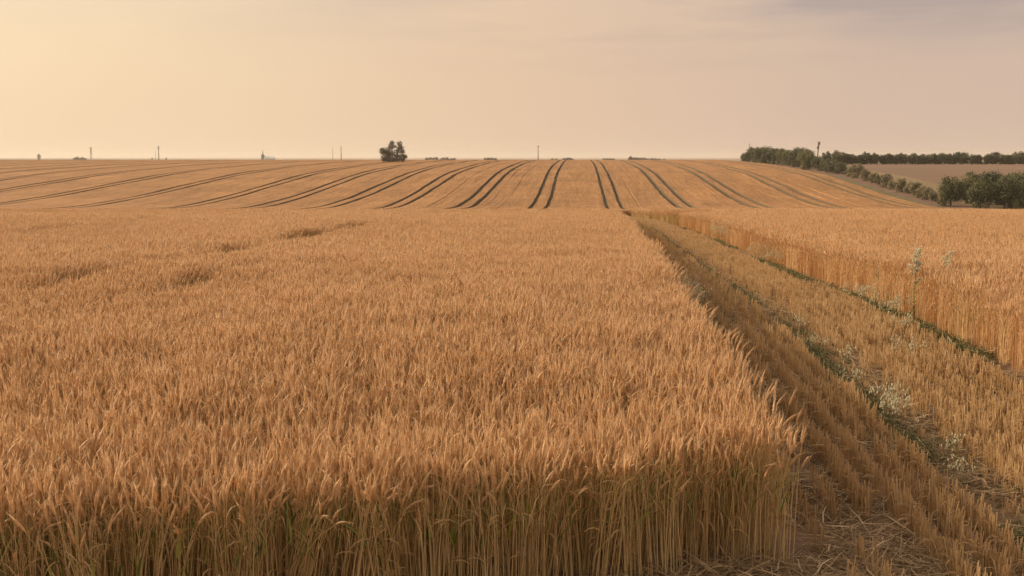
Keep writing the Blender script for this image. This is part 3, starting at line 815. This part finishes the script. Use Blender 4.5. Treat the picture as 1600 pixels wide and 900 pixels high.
# lattice mast
y = 1500; zb = float(soil(y)); h = zt(231, y) - zb; root = empty('lattice_mast', (far(147, y), y, zb), .3)
lat = MB()
for k in range(9):
    z0, z1 = h*k/9, h*(k+1)/9; w0 = 1.15 - .55*k/9; w1 = 1.15 - .55*(k+1)/9
    for (ax, ay, bx, by) in ((1,1,-1,1), (-1,1,-1,-1), (-1,-1,1,-1), (1,-1,1,1)):
        lat.tube([(ax*w0, ay*w0, z0), (bx*w1, by*w1, z1)], [.08, .08], 4); lat.tube([(ax*w1, ay*w1, z1), (bx*w1, by*w1, z1)], [.07, .07], 4)
lat.obj('bracing', M_steel, root)
for sx, sy in ((1,1), (-1,1), (1,-1), (-1,-1)):
    a = MB(); a.tube([(sx*1.15, sy*1.15, 0), (sx*.6, sy*.6, h)], [.2, .14], 5); a.obj('leg', M_steel, root)
for zf in (.97, .80, .60):
    for q in range(3):
        an = q * 2.09 + .4; a = MB(); a.box((math.cos(an)*1.15, math.sin(an)*1.15, h*zf), (.6, .6, 2.0)); a.obj('antenna', M_steel, root)
tag(root, 'banded grey lattice mast with antennas on the left skyline', 'mast')

# grey tower far left
M_conc = plain_mat('grey_render', (.26, .23, .19), (.34, .30, .25), 1, .9)
y = 1600; zb = float(soil(y)); h = zt(240, y) - zb; root = empty('water_tower', (far(66, y), y, zb))
a = MB(); a.tube([(0,0,-.5), (0,0,h*.30), (0,0,h*.52)], [2.3, 2.0, 1.9], 14); a.obj('shaft', M_conc, root)
a = MB(); a.tube([(0,0,h*.52), (0,0,h*.58), (0,0,h*.78), (0,0,h*.84)], [1.9, 2.7, 2.5, 1.6], 14); a.obj('tank', M_conc, root)
a = MB(); a.tube([(0,0,h*.84), (0,0,h*.93), (0,0,h)], [1.55, 1.0, .1], 12); a.obj('roof', M_conc, root)
tag(root, 'small grey tower standing alone at the far left of the skyline', 'tower')

# pale church
M_white = plain_mat('limewash', (.62, .60, .55), (.72, .70, .65), 1, .9)
M_roof = plain_mat('pale_sheet_roof', (.52, .57, .55), (.60, .64, .62), 1, .6)
M_cop = plain_mat('copper_roof', (.16, .20, .16), (.22, .26, .21), 1, .6)
M_glass = plain_mat('dark_glass', (.04, .045, .05), (.07, .07, .08), 1, .2)
y = 1200; zb = float(soil(y)); k_ = y / 1715
root = empty('church', (far(413.5, y), y, zb)); W = lambda px: (px - 413.5) * k_
ze, zr = zt(247.6, y) - zb, zt(244.2, y) - zb
a = MB(); x0, x1, d = W(416), W(431.5), 4.0
a.box(((x0+x1)/2, 0, ze/2), (x1-x0, 2*d, ze)); wl = a.obj('wall', M_white, root)
a = MB(); o_ = .5
a.add([(x0, -d-o_, ze), (x1+o_, -d-o_, ze), (x1-1.6, 0, zr), (x0, 0, zr), (x0, d+o_, ze), (x1+o_, d+o_, ze)], [(0,1,2,3), (4,3,2,5), (1,5,2), (0,3,4), (0,4,5,1)]); a.obj('roof', M_roof, root)
zt1 = zt(243.5, y) - zb; zt2 = zt(233.2, y) - zb
a = MB(); a.box((0, 0, zt1/2), (3.0, 3.0, zt1)); tw = a.obj('tower', M_cop, root)
a = MB(); a.add([(-1.8,-1.8,zt1), (1.8,-1.8,zt1), (1.8,1.8,zt1), (-1.8,1.8,zt1), (-.5,-.5,zt1+2.0), (.5,-.5,zt1+2.0), (.5,.5,zt1+2.0), (-.5,.5,zt1+2.0), (0,0,zt2)],
    [(0,1,5,4), (1,2,6,5), (2,3,7,6), (3,0,4,7), (4,5,8), (5,6,8), (6,7,8), (7,4,8), (3,2,1,0)]); a.obj('spire', M_cop, tw)
for q in range(4):
    a = MB(); xx = x0 + (x1-x0)*(q+.7)/4.4; a.box((xx, -d-.04, ze*.62), (.8, .08, 1.6)); a.obj('window', M_glass, wl)
tag(root, 'pale roofed church with a thin green spire on the skyline', 'church')

# far low land on the left
mb = MB(); n = 60
for i in range(n + 1):
    f = i / n; x = -2300 + 1700 * f
    hgt = 6.2 * (1 - f) ** .8 + .8 * math.sin(f * 19) * (1 - f) + .3
    mb.v += [(x, 2500, -3.9), (x, 2620, -3.8 + hgt * .8), (x, 2750, -3.8 + hgt), (x, 3000, -3.9)]
for i in range(n):
    for k in range(3): mb.f.append((i*4+k, i*4+4+k, i*4+5+k, i*4+k+1)); mb.m.append(0); mb.r.append(.5)
M_ridge = plain_mat('far_land', (.16, .13, .09), (.21, .17, .12), .02, .95)
o = mb.obj('hills', M_ridge, smooth=True); tag(o, 'low far land along the left skyline', kind='structure')

# ------------------------------------------------------------------ light and sky
SUN_EL, SUN_AZ = R(21.5), R(-66)          # azimuth measured from straight ahead, left is negative
sd = Vector((math.sin(SUN_AZ)*math.cos(SUN_EL), math.cos(SUN_AZ)*math.cos(SUN_EL), math.sin(SUN_EL)))
L = bpy.data.lights.new('sun', 'SUN'); L.energy = 4.4; L.angle = R(4.0); L.color = (1.0, .83, .64)
lo = bpy.data.objects.new('sun', L); COL.objects.link(lo); lo.rotation_euler = sd.to_track_quat('Z', 'Y').to_euler()

w = bpy.data.worlds.new('World'); scene.world = w; w.use_nodes = True
nt = w.node_tree; nt.nodes.clear(); out = N(nt, 'ShaderNodeOutputWorld'); bg = N(nt, 'ShaderNodeBackground'); nt.links.new(bg.outputs[0], out.inputs[0])
sk = N(nt, 'ShaderNodeTexSky'); sk.sky_type = 'NISHITA'; sk.sun_disc = False; sk.sun_elevation = SUN_EL; sk.sun_rotation = SUN_AZ
sk.air_density = 1.2; sk.dust_density = 7.0; sk.ozone_density = 1.0
tc = N(nt, 'ShaderNodeTexCoord'); sp = N(nt, 'ShaderNodeSeparateXYZ'); nt.links.new(tc.outputs['Generated'], sp.inputs[0])
# evening haze: warm veil, brighter towards the sun, greyer and pinker away from it and higher up
dt = N(nt, 'ShaderNodeVectorMath', operation='DOT_PRODUCT'); nt.links.new(tc.outputs['Generated'], dt.inputs[0]); dt.inputs[1].default_value = (math.sin(SUN_AZ), math.cos(SUN_AZ), 0)
hz = ramp(nt, [(0., (5.3, 3.9, 3.1)), (.12, (5.35, 3.9, 3.05)), (.41, (6.35, 4.52, 3.12)), (.755, (7.35, 5.6, 3.65)), (1., (11, 8.2, 5.0))])
mr = N(nt, 'ShaderNodeMapRange'); mr.inputs[1].default_value = 0.; mr.inputs[2].default_value = 1.; nt.links.new(dt.outputs['Value'], mr.inputs[0]); nt.links.new(mr.outputs[0], hz.inputs[0])
# thin cloud sheets
mp = N(nt, 'ShaderNodeMapping'); mp.inputs['Scale'].default_value = (1.6, 1.6, 13.); nt.links.new(tc.outputs['Generated'], mp.inputs[0])
cn = noise(nt, 1.7, 5, .55, mp.outputs[0])
el = N(nt, 'ShaderNodeMapRange'); el.interpolation_type = 'SMOOTHSTEP'; el.inputs[1].default_value = .065; el.inputs[2].default_value = .135; nt.links.new(sp.outputs['Z'], el.inputs[0])
cr = N(nt, 'ShaderNodeMapRange'); cr.inputs[1].default_value = .37; cr.inputs[2].default_value = .58; nt.links.new(cn.outputs[0], cr.inputs[0])
cm = N(nt, 'ShaderNodeMapRange'); cm.interpolation_type = 'SMOOTHSTEP'; cm.inputs[1].default_value = .25; cm.inputs[2].default_value = .62; cm.inputs[3].default_value = .95; cm.inputs[4].default_value = .15; nt.links.new(dt.outputs['Value'], cm.inputs[0])
cf = math_(nt, 'MULTIPLY', math_(nt, 'MULTIPLY', el.outputs[0], cr.outputs[0]), cm.outputs[0])
hz2 = mixc(nt, cf, hz.outputs[0], (3.65, 2.85, 2.62))
veil = N(nt, 'ShaderNodeMapRange'); veil.inputs[1].default_value = 0.; veil.inputs[2].default_value = .6; veil.inputs[3].default_value = .88; veil.inputs[4].default_value = .55; nt.links.new(sp.outputs['Z'], veil.inputs[0])
up = N(nt, 'ShaderNodeMapRange'); up.interpolation_type = 'SMOOTHSTEP'; up.inputs[1].default_value = .16; up.inputs[2].default_value = .55; up.inputs[3].default_value = 0.; up.inputs[4].default_value = .75; nt.links.new(sp.outputs['Z'], up.inputs[0])
hz3 = mixc(nt, up.outputs[0], hz2, (11.5, 9.3, 7.2))          # brightness added overhead, out of view, to lift the ambient light
sky = mixc(nt, veil.outputs[0], sk.outputs[0], hz3)
nt.links.new(sky, bg.inputs[0]); bg.inputs[1].default_value = .125

# evening air: one even box of thin haze round everything
mb = MB(); mb.box((0, 6950, 12), (18200, 14200, 50)); m, nt, out = nmat('evening_haze')
pv = N(nt, 'ShaderNodeVolumePrincipled'); pv.inputs['Density'].default_value = .00015; pv.inputs['Color'].default_value = (.93, .84, .72, 1); pv.inputs['Anisotropy'].default_value = .2
nt.links.new(pv.outputs[0], out.inputs['Volume']); hz_o = mb.obj('haze', m); tag(hz_o, 'thin warm evening haze over the whole plain', kind='stuff')

# ------------------------------------------------------------------ camera
cam = bpy.data.cameras.new('camera'); cam.sensor_width = 36; cam.lens = 1715 / 1600 * 36; cam.clip_start = .1; cam.clip_end = 30000
co = bpy.data.objects.new('camera', cam); COL.objects.link(co); co.location = (0, 0, 2.6)
co.rotation_euler = (R(90) - math.atan((450 - 246) / 1715), 0, 0)
scene.camera = co

scene.render.engine = 'CYCLES'
c = scene.cycles; c.max_bounces = 6; c.diffuse_bounces = 4; c.glossy_bounces = 2; c.transmission_bounces = 4; c.transparent_max_bounces = 4
c.use_denoising = True; c.use_adaptive_sampling = True; c.adaptive_threshold = .02
scene.view_settings.view_transform = 'Standard'; scene.view_settings.look = 'None'; scene.view_settings.exposure = .16; scene.view_settings.gamma = 1
